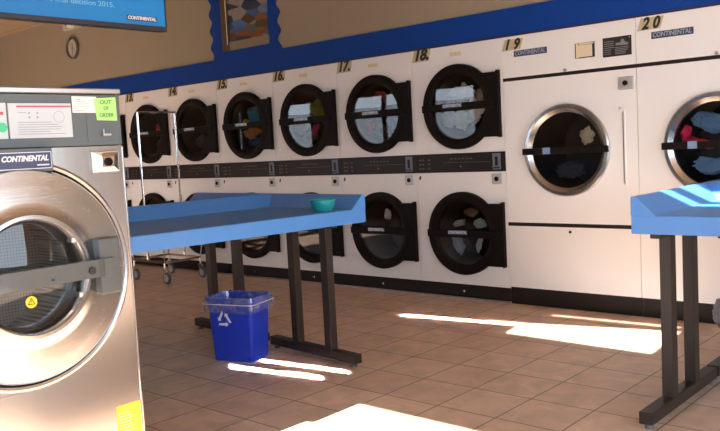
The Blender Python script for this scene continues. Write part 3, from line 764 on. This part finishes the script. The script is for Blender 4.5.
# ------------------------------------------------------------------ hanging sign above the washers (faces +x)
sg = thing('hanging_sign', 'blue hanging sign board with pale lettering above the steel washer', 'sign', (-3.1, 0, 0), PI / 2)
MB().box(.10, 2.212, 0, .03, 1.772, 2.30).build('sign_board', M['sign'], sg)
m = MB(); m.box(.10, 2.214, -.006, .034, 1.752, 1.773, .002).box(2.211, 2.218, -.003, .034, 1.773, 2.30).box(.10, 2.214, -.006, .034, 2.30, 2.32)
m.build('sign_frame', M['signedge'], sg)
for ln, z in (("in the final decision 2015.", 1.846), ("that you will be entered to win", 1.884)):
    m = MB(); m.mesh_from(text_mesh(ln, .030, 0, .0002, .0006, .36), tmx(1.775, -.001, z, 0)); m.build('sign_text_line', M['signtext'], sg)
m = MB(); m.box(2.012, 2.166, -.003, 0, 1.789, 1.812, .001); lp = m.build('brand_plate', M['nameblue'], sg)
m = MB(); m.mesh_from(text_mesh('CONTINENTAL', .020, .12, .0010, .0006, .145), tmx(2.089, -.0036, 1.8005)); m.build('brand_lettering', M['nameink'], lp)
m = MB()
for y in (.5, 1.9): m.cyl((y, .015, 2.32), (y, .015, 2.89), .004, 8)
m.build('hanging_wire', M['dullchrome'], sg)

# ------------------------------------------------------------------ wall clock, camera unit, framed poster
ck = thing('wall_clock', 'round wall clock with dark rim high on the tan wall', 'clock', (-8.855, D + .012, 2.526))
MB().lathe([(.128, 0), (.128, -.03), (.120, -.036), (.106, -.030), (.104, -.012)], (0, 0, 0), seg=48).build('clock_rim', M['clockrim'], ck, smooth=True)
MB().cyl((0, -.014, 0), (0, -.002, 0), .106, 48).build('clock_face', M['clockface'], ck)
m = MB()
for i in range(12):
    a = i * PI / 6; m.box(.09 * math.cos(a) - .004, .09 * math.cos(a) + .004, -.0155, -.0138, .09 * math.sin(a) - .004, .09 * math.sin(a) + .004)
m.build('hour_marks', M['ink'], ck)
m = MB(); m.box(-.004, .004, -.019, -.017, -.01, .058, rot=None).box(-.003, .003, -.022, -.020, -.075, .01)
m.build('clock_hands', M['ink'], ck)
sc_ = thing('security_camera', 'small white security camera at wall top above the clock', 'camera', (-8.83, D + .012, 2.78))
m = MB(); m.box(-.16, .20, -.05, 0, -.045, .045, .012).build('mount', M['clockface'], sc_)
m = MB(); m.sphere((.08, -.075, .0), .055, (1.1, 1, .8)).build('housing', M['white'], sc_, smooth=True)
m = MB(); m.cyl((.07, -.135, .005), (.07, -.118, .005), .022, 16).build('lens', M['ink'], sc_)

pf = thing('framed_poster', 'laundry poster in dark wood inside a wavy blue border on wall', 'poster', (-5.785, D, 2.08))
# wavy blue border from the band up
def wavy(x, amp=.022, n=5.0, z0=.013, z1=.80, steps=60, ph=0.):
    return [(x + amp * math.sin(2 * PI * n * (z - z0) / (z1 - z0) + ph), z) for z in [z0 + (z1 - z0) * i / steps for i in range(steps + 1)]]
bd = MB()
Lw = wavy(-.475); 
bd.prism(Lw + [(-.300, .80), (-.300, .013)], .014, 'Y', -.002)
Rw = wavy(.465, ph=1.2)
bd.prism([(.345, .013), (.345, .80)] + Rw[::-1], .014, 'Y', -.002)
bd.box(-.302, .346, -.0015, .012, .013, .075); bd.box(-.302, .346, -.0015, .012, .72, .80)
bd.build('wavy_border', M['bandblue'], pf)
m = MB(); m.box(-.300, -.205, -.020, .0, .075, .72, .003); m.box(-.205, .345, -.012, .0, .67, .72, .003)
m.build('wood_frame', M['wood'], pf)
m = MB(); m.box(-.222, -.212, -.024, -.018, .13, .67); m.build('gilt_fillet', M['stain'], pf)
MB().box(-.205, .345, -.010, 0, .075, .155).build('lower_mount', M['mat_tan'], pf)
MB().box(-.205, .345, -.006, .002, .155, .67).build('poster_print', M['poster'], pf)

# mop by the right table
mp = thing('mop', 'grey fluffy mop on pale stick leaning under the right tables', 'mop', (-1.345, 4.22, 0))
MB().cyl((0.0, 0, 0), (.01, 0, .30), .009, 10).build('mop_stick', M['mopstick'], mp)
bm = bmesh.new(); bmesh.ops.create_icosphere(bm, subdivisions=4, radius=1)
for v in bm.verts:
    p = v.co.copy(); v.co = p * (1 + .25 * noise.noise(p * 5)); v.co = Vector((v.co.x * .045, v.co.y * .045, v.co.z * .075))
me = bpy.data.meshes.new('mop_head'); bm.to_mesh(me); bm.free(); me.materials.append(M['mopgrey']); me.shade_smooth()
mh = bpy.data.objects.new('mop_head', me); COL.objects.link(mh); mh.parent = mp; mh.location = (.01, 0, .245)

# ------------------------------------------------------------------ light
w = bpy.data.worlds.new('sky'); scn.world = w; w.use_nodes = True
nt = w.node_tree; bg = nt.nodes['Background']; bg.inputs['Color'].default_value = (.74, .86, 1.0, 1); bg.inputs['Strength'].default_value = 6.6
S = bpy.data.lights.new('sun', 'SUN'); S.energy = 55; S.angle = math.radians(.3); S.color = (1, .96, .92)
so = bpy.data.objects.new('sun', S); COL.objects.link(so)
d = Vector((-.05, 1, -.51)); so.rotation_euler = d.to_track_quat('-Z', 'Y').to_euler()
def beam(target, p, q, src, power):
    # added narrow lamp standing in for reflected sun: lands as the strip spanned by p and q on the floor
    a = bpy.data.lights.new('streak_lamp', 'AREA'); a.shape = 'RECTANGLE'; a.spread = math.radians(.08); a.color = (1, .9, .76)
    d = (Vector(target) - Vector(src)).normalized(); p, q = Vector(p), Vector(q)
    px = p - p.dot(d) * d; qx = q - q.dot(d) * d; a.size = px.length; x = px.normalized(); qx -= qx.dot(x) * x
    a.size_y = qx.length; a.energy = power
    z = -d; y = z.cross(x)
    o = bpy.data.objects.new('streak_lamp', a); COL.objects.link(o)
    mt = Matrix((x, y, z)).transposed().to_4x4(); mt.translation = src; o.matrix_world = mt
beam((-3.22, 2.838, 0), (.60, .115, 0), (0, .045, 0), (2.51, -.733, 1.456), 150)
beam((-3.17, 3.005, 0), (.60, .085, 0), (0, .035, 0), (2.76, -.745, 1.521), 120)
beam((-3.10, 4.365, 0), (.86, .12, 0), (0, .03, 0), (2.50, -.804, 1.344), 150)

# ------------------------------------------------------------------ camera
cam = bpy.data.cameras.new('camera'); co = bpy.data.objects.new('camera', cam); COL.objects.link(co)
F, yaw, pitch, roll, H = 804.3, .7299, .0846, -.0533, 1.1837
cam.sensor_width = 36; cam.lens = F * 36 / 720; cam.clip_start = .05
cy, sy, cp_, sp = math.cos(yaw), math.sin(yaw), math.cos(pitch), math.sin(pitch)
f = Vector((-sy * cp_, cy * cp_, -sp)); r0 = Vector((cy, sy, 0)); u0 = r0.cross(f)
r = math.cos(roll) * r0 + math.sin(roll) * u0; u = -math.sin(roll) * r0 + math.cos(roll) * u0
mt = Matrix((r, u, -f)).transposed().to_4x4(); mt.translation = Vector((0, 0, H)); co.matrix_world = mt
scn.camera = co
scn.view_settings.view_transform = 'Standard'; scn.view_settings.look = 'None'; scn.view_settings.gamma = 1
scn.view_settings.exposure = 0.15
scn.cycles.max_bounces = 10; scn.cycles.diffuse_bounces = 5; scn.cycles.transparent_max_bounces = 12
